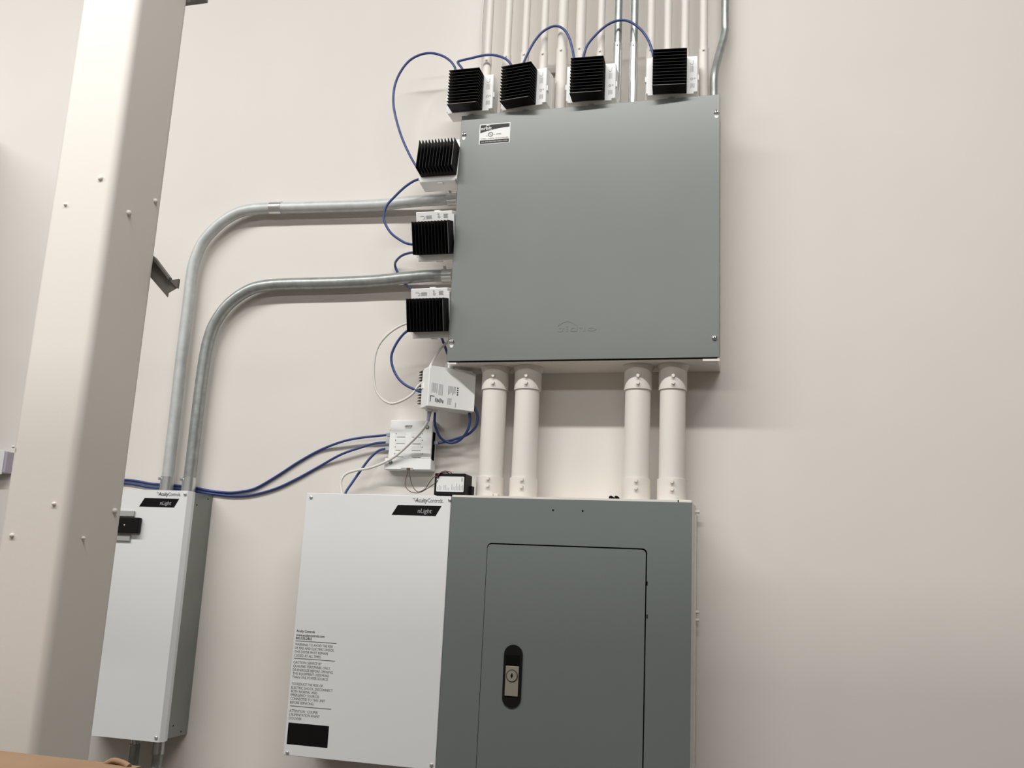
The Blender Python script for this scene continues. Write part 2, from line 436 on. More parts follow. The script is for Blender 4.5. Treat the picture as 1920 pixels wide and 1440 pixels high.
LD = 0.0865
lx0, lx1, lz, lzb = -0.90, -0.6442, -0.3075, -0.8868
lcb = thing('relay_cabinet', ((lx0+lx1)/2, 0, lzb), 'narrow white cabinet with galvanized sides next to the column, fed by two curved conduits', 'cabinet')
B().box(lx0+0.003, lx1-0.0005, -LD+0.004, -0.0005, lzb+0.006, lz-0.002).build('box_body', 'galv_sheet', lcb)
B().prism([(lx0, lzb), (lx1-0.0075, lzb), (lx1-0.0075, lz), (lx0, lz)], -LD-0.014, -LD-0.001).build('cover', 'cab_white', lcb)
B().add([(lx1-0.0075, -LD-0.014, lzb), (lx1-0.0075, -LD-0.014, lz), (lx1+0.0005, -LD-0.004, lzb+0.001), (lx1+0.0005, -LD-0.004, lz-0.001), (lx1+0.0005, -LD+0.006, lzb+0.002), (lx1+0.0005, -LD+0.006, lz-0.001), (lx1-0.0075, -LD+0.006, lzb), (lx1-0.0075, -LD+0.006, lz)],
        [(0, 1, 3, 2), (2, 3, 5, 4), (4, 5, 7, 6), (6, 7, 1, 0), (0, 2, 4, 6), (1, 7, 5, 3)]).build('cover_lip', 'cab_white', lcb)
yL = -LD-0.0142
for px, py in ((347.5, 926.5), (293, 1383)):
    B().dome(P(px, py, yL), (0, -1, 0), 0.0042, 0.0035).build('screw', 'zinc', lcb)
pR = P(339, 927, yL)
lettering(lcb, pR.x, pR.z, yL, 0.94)
for px, py in ((391, 936), (372, 947), (322, 1360.5), (337, 1371.5)):
    t = (px-364)/36.0 if py < 1000 else (px-311)/38.0
    p = P(px, py, -LD*(1-t))
    B().cyl((lx1-0.001, -LD*(1-t), p.z), (lx1+0.0006, -LD*(1-t), p.z), 0.0016, n=8).build('side_hole', 'dark', lcb)
# black catch with pale brackets on the cover, half hidden by the column
ct = thing('door_catch', P(230, 985, yL), 'small black catch with two grey brackets on the narrow cabinet, half behind the column', 'catch')
p0, p1 = P(216, 969, yL-0.012), P(258, 1000, yL-0.012)
B().box(p0.x, p1.x, yL-0.013, yL, p1.z, p0.z, 0.002).build('catch_body', 'black_plastic', ct)
for ya, yb, xr in ((956.5, 968.5, 249), (1001.5, 1014.5, 241)):
    a, b_ = P(214, ya, yL-0.008), P(xr, yb, yL-0.008)
    B().box(a.x, b_.x, yL-0.005, yL, b_.z, a.z, 0.001).build('bracket', 'grey_plastic', ct)
p = P(233, 985, yL-0.0132)
B().dome(p, (0, -1, 0), 0.0024, 0.0012).build('rivet', 'chrome', ct)

# ================================================================== thick white conduits between junction box and panelboard
YP = -0.062
for k, (cx, word) in enumerate(((922, 'leftmost of the four thick white conduits between junction box and panelboard'), (984, 'second from left of the four thick white conduits above the panelboard'), (1193.5, 'third from left of the four thick white conduits above the panelboard'), (1259.5, 'rightmost of the four thick white conduits between junction box and panelboard'))):
    X = P(cx, 760, YP-0.02).x
    t = thing('thick_conduit', (X, YP, pz+0.004), word, 'conduit', 'thick conduits above the panelboard')
    B().cyl((X, YP, pz+0.05), (X, YP, -0.045), 0.0282, n=32).build('pipe', 'pipe_white', t)
    zt = P(cx, 727.5, YP-0.031).z
    zb = P(cx, 893 + (k*1.2), YP-0.031).z
    b = B().cyl((X, YP, zt), (X, YP, -0.016), 0.0312, n=32).cyl((X, YP, -0.016), (X, YP, -0.0035), 0.0312, 0.0355, n=32)
    b.build('connector', 'pipe_white', t)
    B().cyl((X, YP, pz+0.004), (X, YP, zb), 0.0316, n=32).build('connector', 'pipe_white', t)
    for py in (704.5, 717.5, 897+k*2, 910.5+k*2.2):
        z = P(cx, py, YP-0.033).z
        sx = 0.004
        B().cyl((X+sx, YP-0.0300, z), (X+sx, YP-0.0375, z), 0.0042, 0.0036, n=10).build('set_screw', 'pipe_white', t)

# ================================================================== slim conduits rising from the junction box
YT = -0.060
TOPZ = 1.95
ORD = ['first', 'second', 'third', 'fourth', 'fifth', 'sixth', 'seventh']
def riser(cx, r, m, label, cz):
    X = P(cx, 4, YT).x
    t = thing('riser_conduit', (X, YT, JH-0.004), label, 'conduit', 'conduits rising from the junction box')
    B().cyl((X, YT, JH), (X, YT, TOPZ), r, n=20).build('pipe', m, t)
    B().cyl((X, YT, JH-0.004), (X, YT, cz), r+0.0016, n=20).build('connector', m if m == 'pipe_white' else 'zinc', t)
    B().cyl((X, YT-r, cz-0.008), (X, YT-r-0.0055, cz-0.008), 0.0028, n=8).build('set_screw', m if m == 'pipe_white' else 'zinc', t)
for i, cx in enumerate((920.5, 956, 989, 1023.5, 1057.5, 1091, 1129)):
    r = 0.0125 if i in (4, 5) else 0.0091
    cz = P(cx, (107, 100, 96, 95, 88, 85, 90)[i], YT-r).z
    riser(cx, r, 'pipe_white', f'{ORD[i]} white painted conduit from the left above the junction box', cz)
for i, cx in enumerate((1160.5, 1190.4)):
    riser(cx, 0.0091, 'galv', ('left' if i == 0 else 'right')+' one of two bare metal conduits between the white risers', P(cx, 82, YT).z)
for i, cx in enumerate((1222, 1253.4, 1285.4, 1320)):
    riser(cx, 0.0095, 'pipe_white', f'{["fourth", "third", "second", "first"][i]} white painted conduit from the right above the junction box', P(cx, 92, YT).z)
X = P(1338.5, 160, YT).x
XU = P(1359.5, 4, -0.028).x
t = thing('bent_conduit', (X, YT, JH), 'bare metal conduit with an offset bend at the right corner of the junction box', 'conduit')
zA, zB_ = P(1337, 140, YT).z, P(1356, 62, -0.03).z
B().tube([(X, YT, JH), (X, YT, (JH+zA)/2), (X+0.001, YT, zA), (X*0.55+XU*0.45, -0.042, (zA+zB_)/2), (XU-0.001, -0.028, zB_), (XU, -0.028, zB_+0.05), (XU, -0.028, zB_+0.3), (XU, -0.028, TOPZ)], 0.0091, n=16).build('pipe', 'galv', t)
B().cyl((X, YT, JH-0.004), (X, YT, JH+0.012), 0.0108, n=16).build('connector', 'zinc', t)
# small strap at the back between the risers
p = P(1033, 133, -0.012)
sp = thing('pipe_strap', p, 'small grey pipe strap on the wall between the fourth and fifth white risers', 'strap')
B().box(p.x-0.020, p.x+0.026, -0.012, -0.0005, p.z-0.006, p.z+0.010, 0.001).build('strap_plate', 'strap', sp)
B().dome((p.x-0.008, -0.012, p.z+0.002), (0, -1, 0), 0.004, 0.003).build('screw', 'zinc', sp)

# ================================================================== two curved conduits on the left
def curved(name, label, pts, r, m, joint=None):
    P3 = [P(*q) for q in pts]
    t = thing(name, P3[0], label, 'conduit')
    B().tube(P3, r, n=20, sub=8).build('pipe', m, t)
    for a, b_, ln in ((P3[0], P3[1], 0.031), (P3[-1], P3[-2], 0.021)):
        d = (b_-a).normalized()
        cn = B().cyl(a-d*0.004, a+d*ln, r+0.0022, n=20).build('connector', 'zinc', t)
        side = Vector((-0.55, -0.75, 0)) if abs(d.z) > 0.7 else Vector((0, -0.45, 0.9))
        side.normalize()
        s0 = a+d*(ln-0.006)+side*(r+0.0005)
        B().cyl(s0, s0+side*0.008, 0.0036, n=8).build('set_screw', 'zinc', cn)
    if joint:
        a, b_ = P(*joint[0]), P(*joint[1])
        B().cyl(a, b_, r+0.0018, n=20).build('coupling', 'zinc', t)
Y1 = -0.0265
curved('curved_conduit', 'pale grey conduit curving from the narrow cabinet to the junction box, upper of the two',
       [(312, 917, Y1), (314.5, 893, Y1), (331, 752, Y1), (340, 672, Y1), (348, 608, Y1), (354, 560, Y1), (359.6, 514, Y1), (366, 486, Y1), (377.7, 459, Y1), (394, 437.5, Y1), (417.4, 416, Y1), (444.5, 400, Y1), (470, 393, Y1), (498.7, 390.5, Y1), (540, 389.5, Y1), (600, 388, Y1), (678, 385.8, Y1), (718, 383.8, Y1-0.001), (750, 380.3, Y1-0.005), (783, 377, Y1-0.009), (815, 374.8, Y1-0.01), (855.5, 372.5, Y1-0.01)], 0.0148, 'galv_pale', ((508, 390.2, Y1), (529, 389.7, Y1)))
curved('curved_conduit', 'dark metal conduit curving from the narrow cabinet to the junction box, lower of the two',
       [(353, 919, Y1), (356, 893, Y1), (365, 817, Y1), (374, 742, Y1), (381, 690, Y1), (388, 650, Y1), (396.6, 620, Y1), (406.6, 600, Y1), (422.8, 577, Y1), (444.5, 557.5, Y1), (471.6, 542, Y1), (498.7, 535.5, Y1), (532.5, 532.7, Y1), (615.8, 530.6, Y1), (678, 528.2, Y1), (720, 525.2, Y1-0.001), (761.7, 520.8, Y1-0.006), (803, 517.4, Y1-0.01), (846, 516, Y1-0.01)], 0.0152, 'galv')

# short conduits under the narrow cabinet
for cx, word in ((252, 'left'), (297, 'right')):
    p = P(cx, 1405, -0.045)
    t = thing('floor_conduit', (p.x, -0.045, FLOOR_Z), f'{word} one of two conduits leaving the bottom of the narrow cabinet', 'conduit')
    B().cyl((p.x, -0.045, FLOOR_Z), (p.x, -0.045, lzb-0.02), 0.0125, n=16).build('pipe', 'galv', t)
    B().cyl((p.x, -0.045, lzb-0.036), (p.x, -0.045, lzb+0.008), 0.0095 if word == 'left' else 0.0145, n=16).build('connector', 'zinc', t)

# ================================================================== power packs with finned heat sinks
# local frame: origin on the nipple at the bottom centre; x right, -y front, z up
HX0, HX1 = -0.0432, 0.0338
def make_pack(label):
    t = thing('power_pack', (0, 0, 0), label, 'power pack', 'power packs around the junction box')
    bx0, bx1 = -0.0585, 0.0585
    bz0, bz1 = 0.0090, 0.1040
    bo = B().box(bx0, bx1, -0.022, 0.022, bz0+0.004, bz1, 0.0014).box(bx0+0.004, bx1-0.009, -0.0222, 0.022, bz0, bz0+0.006).build('body', 'pack_white', t)
    for sx in (-1, 1):
        B().box(min(sx*0.0585, sx*0.0612), max(sx*0.0585, sx*0.0612), -0.019, -0.009, 0.045, 0.058).build('clip', 'pack_white', bo)
    for jx in (-0.048, -0.033):
        B().box(jx, jx+0.0115, -0.016, -0.004, bz1-0.001, bz1+0.0055, 0.0008).build('jack', 'pack_white', t)
    B().cyl((0, 0, -0.003), (0, 0, bz0+0.002), 0.0105, n=16).build('nipple', 'zinc', t)
    hs = B().box(HX0, HX1, -0.031, -0.0222, 0.0110, 0.1010).build('heat_sink', 'black', t)
    for k in range(12):
        z = 0.0110+0.0886*k/11.0
        B().box(HX0, HX1, -0.063, -0.031, z, z+0.0013).build('fin', 'black', hs)
    B().box(HX0+0.001, HX1-0.004, -0.0634, -0.0629, 0.0110, 0.0124).build('pale_edge', 'pale_fin', hs)  # paler strip along the front of the fin nearest the nipple
    g = B()
    yl = -0.0222
    x = 0.041
    # hook mark
    for k in range(8):
        t0, t1 = math.pi*(1.0+k/8.0), math.pi*(1.0+(k+1)/8.0)
        r1, r2 = 0.0042, 0.0030
        cx, cz = x+0.004, 0.086
        g.prism([(cx+r1*math.cos(t0), cz+r1*math.sin(t0)), (cx+r1*math.cos(t1), cz+r1*math.sin(t1)), (cx+r2*math.cos(t1), cz+r2*math.sin(t1)), (cx+r2*math.cos(t0), cz+r2*math.sin(t0))], yl-0.0003, yl)
    g.box(x+0.007, x+0.0082, yl-0.0003, yl, 0.086, 0.0925)
    for cxx, czz, rr in ((x+0.004, 0.046, 0.0032), (x+0.0105, 0.047, 0.002)):
        ring = [(cxx+rr*math.cos(q*math.pi/6), czz+rr*math.sin(q*math.pi/6)) for q in range(12)]
        rin = [(cxx+rr*0.55*math.cos(q*math.pi/6), czz+rr*0.55*math.sin(q*math.pi/6)) for q in range(12)]
        g.prism(ring, yl-0.0003, yl, [rin])
    for k in range(5):
        g.box(x+0.001+k*0.0021, x+0.0021+k*0.0021, yl-0.0003, yl, 0.023+0.001*(k % 3), 0.0345)
    tag(g.build('label_print', 'ink_pale', bo), kind='stuff')
    g = B()
    for k in range(4):
        g.box(x+0.0008+k*0.0022, x+0.0018+k*0.0022, yl-0.0003, yl, 0.064, 0.080-0.002*(k % 2))
    tag(g.build('label_fine_print', 'ink_pale', bo), kind='stuff')
    return t
def copy_tree(o, parent=None):
    c = o.copy()
    COL.objects.link(c)
    c.parent = parent
    for ch in list(o.children): copy_tree(ch, c)
    return c
YB = -0.0970      # middle depth of the pack bodies
packs = []
RX = math.pi
def side_z(px, py, tilt):
    return P(px, py, -0.16).z + 0.063*math.sin(math.radians(tilt)) + 0.0047
spots = [
    # top: x of the nipple, -, yaw;  left side: z of the nipple, tilt, -
    ('T', -0.0285+0.0432, 0, 0, 'power pack with black heat sink at the left top corner of the junction box'),
    ('T', 0.1091+0.0432, 0, -8, 'tilted power pack with black heat sink, second from left on the junction box top'),
    ('T', 0.2693+0.0432, 0, 2, 'power pack with black heat sink, third from left on the junction box top'),
    ('T', 0.4572+0.0432, 0, 5, 'power pack with black heat sink, rightmost on the junction box top'),
    ('L', side_z(821.5, 285.5, -9), -9, 0, 'uppermost power pack on the left side of the junction box, above the pale conduit'),
    ('L', side_z(815, 443.5, 18), 18, 0, 'middle power pack on the left side of the junction box, between the two curved conduits'),
    ('L', side_z(804, 589.5, 15), 15, 0, 'lowest power pack on the left side of the junction box, under the dark conduit'),
]
proto = None
for kind, pos, tilt, yaw, label in spots:
    if proto is None:
        proto = make_pack(label); o = proto
    else:
        o = copy_tree(proto); o['label'] = label
    packs.append(o)
    if kind == 'T':
        o.location = (pos, YB, JH+0.0035)
        o.rotation_euler = (0, 0, math.radians(yaw))
    else:
        o.location = (0.0062, YB, pos)
        o.rotation_euler = (Matrix.Rotation(math.radians(tilt), 3, 'X') @ Matrix.Rotation(math.radians(-90), 3, 'Y')).to_euler()
# eighth pack, turned away under the lower left corner
c8 = P(841, 730, -0.083)
o = copy_tree(proto)
o['label'] = 'turned white power pack hanging under the lower left corner of the junction box'
o.rotation_euler = (0, math.pi, math.radians(41)+math.pi)
o.location = (c8.x, c8.y, -0.0025)
pack8 = o
for ch in o.children:
    if ch.name.startswith('heat_sink'):
        ch.scale = (1, 1, 0.86); ch.location.x = -0.009
g = B()
def face8(u0, u1, v0, v1):
    # u runs left to right and v downwards on the face turned to the room
    g.box(-0.0585+u0*0.117, -0.0585+u1*0.117, 0.0220, 0.0223, 0.009+v0*0.095, 0.009+v1*0.095)
for q in range(5):
    face8(0.07+q*0.026, 0.083+q*0.026, 0.42, 0.66-0.02*(q % 2))
for q in range(4):
    face8(0.22+q*0.024, 0.232+q*0.024, 0.43, 0.70)
for q in range(6):
    face8(0.42+q*0.028, 0.436+q*0.028, 0.44, 0.66-0.03*(q % 3))
for q in range(4):
    face8(0.42+q*0.022, 0.432+q*0.022, 0.74, 0.9)
face8(0.58, 0.60, 0.84, 0.95)
lp = g.build('rear_label_print', 'ink_pale', o)
tag(lp, kind='stuff')
lp.matrix_parent_inverse = Matrix.Identity(4)
g = B()
for q in range(4):
    face8(0.605, 0.635, 0.45+q*0.055, 0.485+q*0.055)
face8(0.05, 0.065, 0.74, 0.88); face8(0.05, 0.14, 0.73, 0.75)
for q in range(6):
    face8(0.16+q*0.03, 0.178+q*0.03, 0.77+0.02*(q % 3), 0.87+0.015*(q % 2))
tag(g.build('rear_bold_print', 'ink_grey', o), kind='stuff')

# ================================================================== network bridge on the wall
yF = -0.034
tl, tr, bl, br = P(726.7, 787, yF), P(812, 788.5, yF), P(720, 880, yF), P(807, 881.5, yF)
nb = thing('network_bridge', ((tl.x+br.x)/2, 0, bl.z), 'square white network module with printed port lines on the wall above the white cabinet', 'module')
nx0, nx1, nz0, nz1 = (tl.x+bl.x)/2+0.002, (tr.x+br.x)/2, (bl.z+br.z)/2, (tl.z+tr.z)/2
B().box(nx0+0.006, nx1, yF, -0.0005, nz0+0.026, nz1, 0.0015).box(nx0-0.002, nx1+0.001, yF, -0.0005, nz0, nz0+0.027, 0.0015).build('housing', 'pack_white', nb)
h = nz1-nz0; wd = nx1-nx0
g = B()
def np_(px, py): return P(px, py, yF-0.0004)
sc_ = 11.08
def z2(u, v): return np_(710+u/sc_, 770+v/sc_)
for u0, v0, u1 in ((378, 545, 552), (363, 683, 540), (350, 822, 455), (352, 958, 510), (695, 552, 885), (700, 690, 872), (690, 830, 870), (690, 968, 872)):
    a, b_ = z2(u0, v0), z2(u1, v0)
    g.box(a.x, b_.x, yF-0.0003, yF, a.z-0.00055, a.z+0.00055)
for u, v in ((365, 478), (352, 615), (342, 755), (330, 895), (903, 480), (903, 615), (900, 760), (900, 897)):
    a = z2(u, v)
    g.box(a.x-0.0008, a.x+0.0008, yF-0.0003, yF, a.z-0.0014, a.z+0.0014)
a, b_ = z2(545, 345), z2(700, 295)
text(g, 'nBRIDGE', a.x, (a.z+b_.z)/2, yF, b_.x-a.x, 0.0036, bold=0.03, depth=0.0003)
g.box(a.x+0.001, b_.x-0.002, yF-0.0003, yF, z2(600, 360).z, z2(600, 350).z)
tag(g.build('port_lines', 'ink_grey', nb), kind='stuff')
g = B()
for u0, u1 in ((335, 560), (680, 885)):
    for v0 in (455, 590, 730, 870):
        a, b_ = z2(u0, v0), z2(u1, v0+105)
        g.box(a.x, b_.x, yF-0.00015, yF, b_.z, a.z)
g.build('label_patch', 'paper', nb)
for u, v in ((1010, 345), (247, 1075)):
    a = z2(u, v)
    s_ = B().cyl((a.x, yF+0.004, a.z), (a.x, yF-0.0006, a.z), 0.0048, n=18).build('screw', 'ink_grey', nb)
    B().dome((a.x, yF-0.0004, a.z), (0, -1, 0), 0.0036, 0.001).build('screw_head', 'galv', s_)
a, b_ = z2(1125, 440), z2(1085, 1020)
B().box(nx1-0.001, nx1+0.0022, yF+0.002, yF+0.016, b_.z, a.z).build('port_strip', 'dark', nb)
a, b_ = z2(462, 1185), z2(705, 1250)
gp = B().box(a.x, b_.x, yF-0.0006, yF+0.01, nz0-0.001, a.z).build('terminal_plug', 'grey_plastic', nb)
a = z2(615, 1215)
B().box(a.x-0.004, a.x+0.005, yF-0.0012, yF, nz0-0.001, a.z+0.003).build('wire_entry', 'brown', gp)
for py in (815.5, 829, 841.5):
    p = P(723, py, -0.018)
    B().box(nx0-0.0075, nx0+0.008, -0.023, -0.013, p.z-0.0045, p.z+0.0045, 0.0008).build('cable_plug', 'clear', nb)
a = P(818, 831, -0.02)
B().box(nx1+0.001, nx1+0.012, -0.026, -0.015, a.z-0.004, a.z+0.004, 0.0008).build('cable_plug', 'clear', nb)
a = z2(180, 398)
B().box(nx0+0.0045, nx0+0.0075, yF+0.003, yF+0.009, a.z-0.002, a.z+0.002).build('latch_nib', 'ink_grey', nb)

# ================================================================== small black supply on the panel top
yS = -0.118
tl, tr, bl = P(815.5, 887, yS), P(873, 886.5, yS), P(814.5, 927.5, yS)
ps = thing('power_supply', ((tl.x+tr.x)/2, -0.09, bl.z), 'small black power supply with white label standing on top of the cabinets', 'power supply')
z0 = pz+0.0050
B().box(tl.x, tr.x, yS, yS+0.052, z0, tl.z, 0.0015).build('case', 'black_plastic', ps)
B().box(tr.x-0.004, tr.x+0.004, yS+0.040, yS+0.060, z0, z0+0.026, 0.001).build('foot', 'black_plastic', ps)
a, b_ = P(819.5, 893, yS), P(869, 922.5, yS)
lb = B().prism(rrect(a.x, b_.x, b_.z, a.z, 0.002), yS-0.0004, yS).build('label_plate', 'paper', ps)
g = B()
rnd = random.Random(3)
for k in range(17):
    x = a.x+0.003+k*(b_.x-a.x-0.006)/16
    if k in (3, 8): continue
    zz = b_.z+0.003
    top = b_.z+(a.z-b_.z)*rnd.uniform(0.25, 0.55)
    g.box(x, x+0.0012, yS-0.0006, yS-0.0003, zz, top)
x = b_.x-0.006
g.box(x, x+0.0028, yS-0.0006, yS-0.0003, a.z-0.011, a.z-0.003)
tag(g.build('label_print', 'ink_pale', lb), kind='stuff')

# ================================================================== cables
def cable(name, label, pts, r, m, cat='cable', group=None):
    Q = [P(*q) if len(q) == 3 else Vector(q[:3]) for q in pts]
    o = B().tube(Q, r, n=10, sub=5).build(name, m)
    return tag(o, label, cat, group)
R_ = 0.0031
ya = -0.088
G = 'blue network cables between the devices'
cable('network_cable', 'blue cable looping from the top left power pack to the uppermost side pack',
      [(853.5, 135, ya), (853, 127, ya), (845, 115, ya), (830, 105, ya), (809, 99.6, ya), (788, 102.7, ya), (767.5, 114, ya), (750.8, 135, ya), (740.4, 160, ya), (737.3, 189, ya), (741.5, 218, ya), (752, 254, ya), (765.4, 285, ya), (778, 308, ya), (789.4, 324, ya), (797, 331, ya)], R_, 'blue', group=G)
cable('network_cable', 'short kinked blue cable between the first and second top power packs',
      [(868.5, 136, ya), (866, 128, ya), (859, 118.5, ya), (861, 114.6, ya), (884, 109, ya), (909, 103.5, ya), (930, 104, ya), (948.8, 111, ya), (959, 122.5, ya), (962, 134, ya)], R_, 'blue', group=G)
cable('network_cable', 'blue cable arching between the second and third top power packs',
      [(978, 130, ya), (981, 119.4, ya), (989.7, 100, ya), (1002, 77.8, ya), (1016, 61, ya), (1032.8, 50.7, ya), (1046.7, 49.3, ya), (1059, 57, ya), (1067.5, 72, ya), (1073, 91.7, ya), (1076, 108, ya), (1077, 120, ya)], R_, 'blue', group=G)
cable('network_cable', 'blue cable arching between the third and rightmost top power packs',
      [(1091, 120, ya), (1094, 106, ya), (1101, 85.4, ya), (1115.8, 66.7, ya), (1136.7, 48, ya), (1157.5, 38.8, ya), (1178, 39.6, ya), (1199, 53, ya), (1213.8, 72, ya), (1222, 92.7, ya), (1225, 105, ya)], R_, 'blue', group=G)
cable('network_cable', 'blue cable bowing left across the pale conduit from the uppermost to the middle side pack',
      [(798, 334.5, ya), (788, 335.6, ya), (775, 340, ya), (757.5, 352, ya), (738.8, 370, ya), (725, 386, ya), (719.8, 405, ya), (723, 421, ya), (735, 438.8, ya), (755, 453, ya), (767.5, 457.5, ya), (782.5, 458.8, ya), (795, 459, ya)], R_, 'blue', group=G)
cable('network_cable', 'short blue cable passing behind the dark conduit to the lowest side pack',
      [(797, 472, ya), (784.4, 473, ya), (767.5, 474.4, ya+0.01), (752.5, 480, ya+0.03), (742.5, 490, -0.03), (741, 499, -0.008), (746, 512, -0.0036), (754, 525, -0.0036), (764, 536, -0.012), (770, 541, -0.05), (777, 547, -0.07), (786, 553, -0.08)], R_, 'blue', group=G)
cable('network_cable', 'blue cable bulging left from the lowest side pack to the turned power pack',
      [(786, 611, ya), (771, 616, ya), (755, 628, ya), (741.7, 646.7, ya), (734, 666.7, ya), (735.8, 686.7, ya), (745, 706.7, ya), (760, 721.7, ya), (783, 732.5, ya), (798, 736, ya)], R_, 'blue', group=G)
cable('network_cable', 'blue cable running down behind the lower left corner of the junction box',
      [(820, 612, -0.03), (826, 627.5, -0.025), (831.7, 643, -0.022), (839, 663, -0.02), (849, 690, -0.02), (858, 712, -0.02), (864, 735, -0.02)], R_, 'blue', group=G)
cable('network_cable', 'blue cable loop from the back of the turned pack to the network module, outer one',
      [(878, 745, -0.03), (888, 762, -0.035), (895, 777, -0.035), (894, 795, -0.035), (886.7, 806.7, -0.035), (873, 816.7, -0.034), (848, 825, -0.032), (830, 829.5, -0.024), (818, 831, -0.021)], R_, 'blue', group=G)
cable('network_cable', 'blue cable hanging in a tight loop under the turned power pack, inner one',
      [(815.8, 762, -0.085), (815.5, 775, -0.085), (815, 791.7, -0.080), (819, 808, -0.07), (828, 823, -0.055), (845, 830.5, -0.045), (861.7, 825.5, -0.045), (875, 810, -0.05), (880.8, 791.7, -0.052), (880, 773, -0.052), (878, 760, -0.05)], R_, 'blue', group=G)
yw = -0.0040
yw2 = -0.0040
cable('network_cable', 'upper of two long blue cables drooping from the module to the narrow cabinet',
      [(727, 815.5, -0.018), (706.7, 817.5, -0.018), (675, 821, -0.016), (641.7, 828, -0.013), (600, 844, yw), (560, 866, yw), (520, 892, yw), (480, 915, yw), (451.7, 921.7, yw), (426.7, 923.5, yw), (393, 920, yw), (368, 915, yw), (326.7, 910, yw), (285, 907, yw), (260, 902.5, yw), (235, 899.5, yw), (195, 899, yw)], R_, 'blue', group=G)
cable('network_cable', 'lower of two long blue cables drooping from the module to the narrow cabinet',
      [(726, 829, -0.018), (703, 831.5, -0.018), (680, 838, -0.016), (640, 852, -0.013), (600, 874, yw2), (560, 896, yw2), (520, 915, yw2), (480, 926.5, yw2), (451.7, 930, yw2), (426.7, 929.5, yw2), (401.7, 926.5, yw2), (368, 921.5, yw2), (326.7, 916.5, yw2), (285, 914, yw2), (260, 909.5, yw2), (235, 906, yw2), (195, 905, yw2)], R_, 'blue', group=G)
cable('network_cable', 'short blue cable dropping from the module into the top of the wide white cabinet',
      [(726, 841, -0.018), (710, 845, -0.020), (693, 860, -0.025), (676.7, 881.7, -0.03), (661.7, 903, -0.04), (648, 924, -0.05), (652, 934, -0.052)], R_, 'blue', group=G)
GW = 'white cables'
cable('white_cable', 'thin white cable looping wide left between the lowest side pack and the turned pack',
      [(784, 602, ya), (769, 604.5, ya), (748, 612.5, ya), (726.7, 627.5, ya), (710, 648, ya), (702.5, 671.7, ya), (700.8, 700, ya), (703.5, 726.7, ya), (715, 746.7, ya), (733, 756.7, ya), (753, 751.7, ya), (771.7, 740, ya), (783, 725, ya), (793, 716, ya)], 0.0029, 'cable_white', group=GW)
cable('white_cable', 'short white cable from the turned pack up behind the junction box corner',
      [(803, 694, -0.09), (806.7, 686.7, -0.085), (816.7, 668, -0.07), (826.7, 653, -0.05), (837.5, 643, -0.03), (850, 634, -0.02)], 0.0029, 'cable_white', group=GW)
w3 = thing('white_patch_cable', P(641, 930, -0.05), 'white cable crossing the network module diagonally down to the wide white cabinet', 'cable', GW)
B().tube([P(*q) for q in [(803.5, 779, -0.095), (802.5, 788, -0.095), (798, 798, -0.09), (786.7, 813, -0.075), (766.7, 833, -0.055), (741.7, 855, -0.045), (720, 867.5, -0.04), (693, 877.5, -0.04), (670, 881.7, -0.042), (650, 888, -0.045), (641, 898, -0.048), (639, 910, -0.05), (641.7, 926, -0.055), (643, 934, -0.06)]], 0.0031, n=10, sub=5).build('jacket', 'cable_white', w3)
a, b_ = P(805.5, 770, -0.095), P(802.5, 789, -0.095)
B().cyl(a, b_, 0.0058, 0.0036, n=12).build('plug_boot', 'clear', w3)
cable('white_cable', 'thin white cable running up the wall left of the first riser conduit',
      [(902, 135, -0.03), (902, 118, -0.02), (902.5, 90, -0.012), (903, 55, -0.012), (905, 25, -0.012), (907, 0, -0.012), (909, -40, -0.012), (911, -90, -0.012)], 0.0022, 'cable_white', group=GW)
wr = 0.0009
cable('module_wire', 'thin brown wire hanging from the module to the black supply, left one',
      [(765, 881, -0.034), (764, 888, -0.034), (760, 901.7, -0.034), (760.8, 913, -0.036), (770, 922, -0.045), (785, 924, -0.07), (798, 918, -0.09), (815, 906.7, -0.112), (817, 905, -0.119), (821, 900, -0.119)], wr, 'brown', 'wire')
cable('module_wire', 'thin brown wire hanging from the module to the black supply, right one',
      [(766.7, 881, -0.034), (768, 889, -0.034), (773, 910, -0.036), (783, 922, -0.05), (796.7, 917, -0.08), (803, 908, -0.1), (813, 895, -0.119), (821, 893.5, -0.1195)], wr, 'brown', 'wire')
cable('lead_wire', 'little red lead curling over the top edge of the black supply',
      [(820, 896, -0.1195), (822, 891, -0.121), (826.7, 885.5, -0.118), (835, 883, -0.11), (845, 885.5, -0.10), (848, 890, -0.098)], wr, 'redwire', 'wire')
cable('lead_wire', 'little dark lead lying along the top edge of the black supply',
      [(821, 897, -0.1195), (824, 889.5, -0.1215), (830, 886.2, -0.118), (838, 885.5, -0.11), (842, 888, -0.105)], wr*1.2, 'dark', 'wire')

# ================================================================== column on the left
CXR, CYF = -0.4070, -0.800
CW, CDp = 0.129, 0.144
cl = thing('column', (CXR-CW/2, CYF+CDp/2, FLOOR_Z), 'square off-white steel column with rounded corners at the left', 'column')
TOPC = 3.0
out = []
r = 0.014
for cx, cy, a0 in ((CXR-r, CYF+CDp-r, 0), (CXR-CW+r, CYF+CDp-r, 90), (CXR-CW+r, CYF+r, 180), (CXR-r, CYF+r, 270)):
    for k in range(9):
        t_ = math.radians(a0+90*k/8)
        out.append((cx+r*math.cos(t_), cy+r*math.sin(t_)))
n = len(out)
cb = B()
cb.add([(x, y, FLOOR_Z) for x, y in out]+[(x, y, TOPC) for x, y in out], [(i, (i+1) % n, n+(i+1) % n, n+i) for i in range(n)])
for i in range(n):
    cb.sm[i] = (i % 9) != 8
cb.add([(x, y, TOPC) for x, y in out], [list(range(n))])
shaft = cb.build('shaft', 'column', cl)
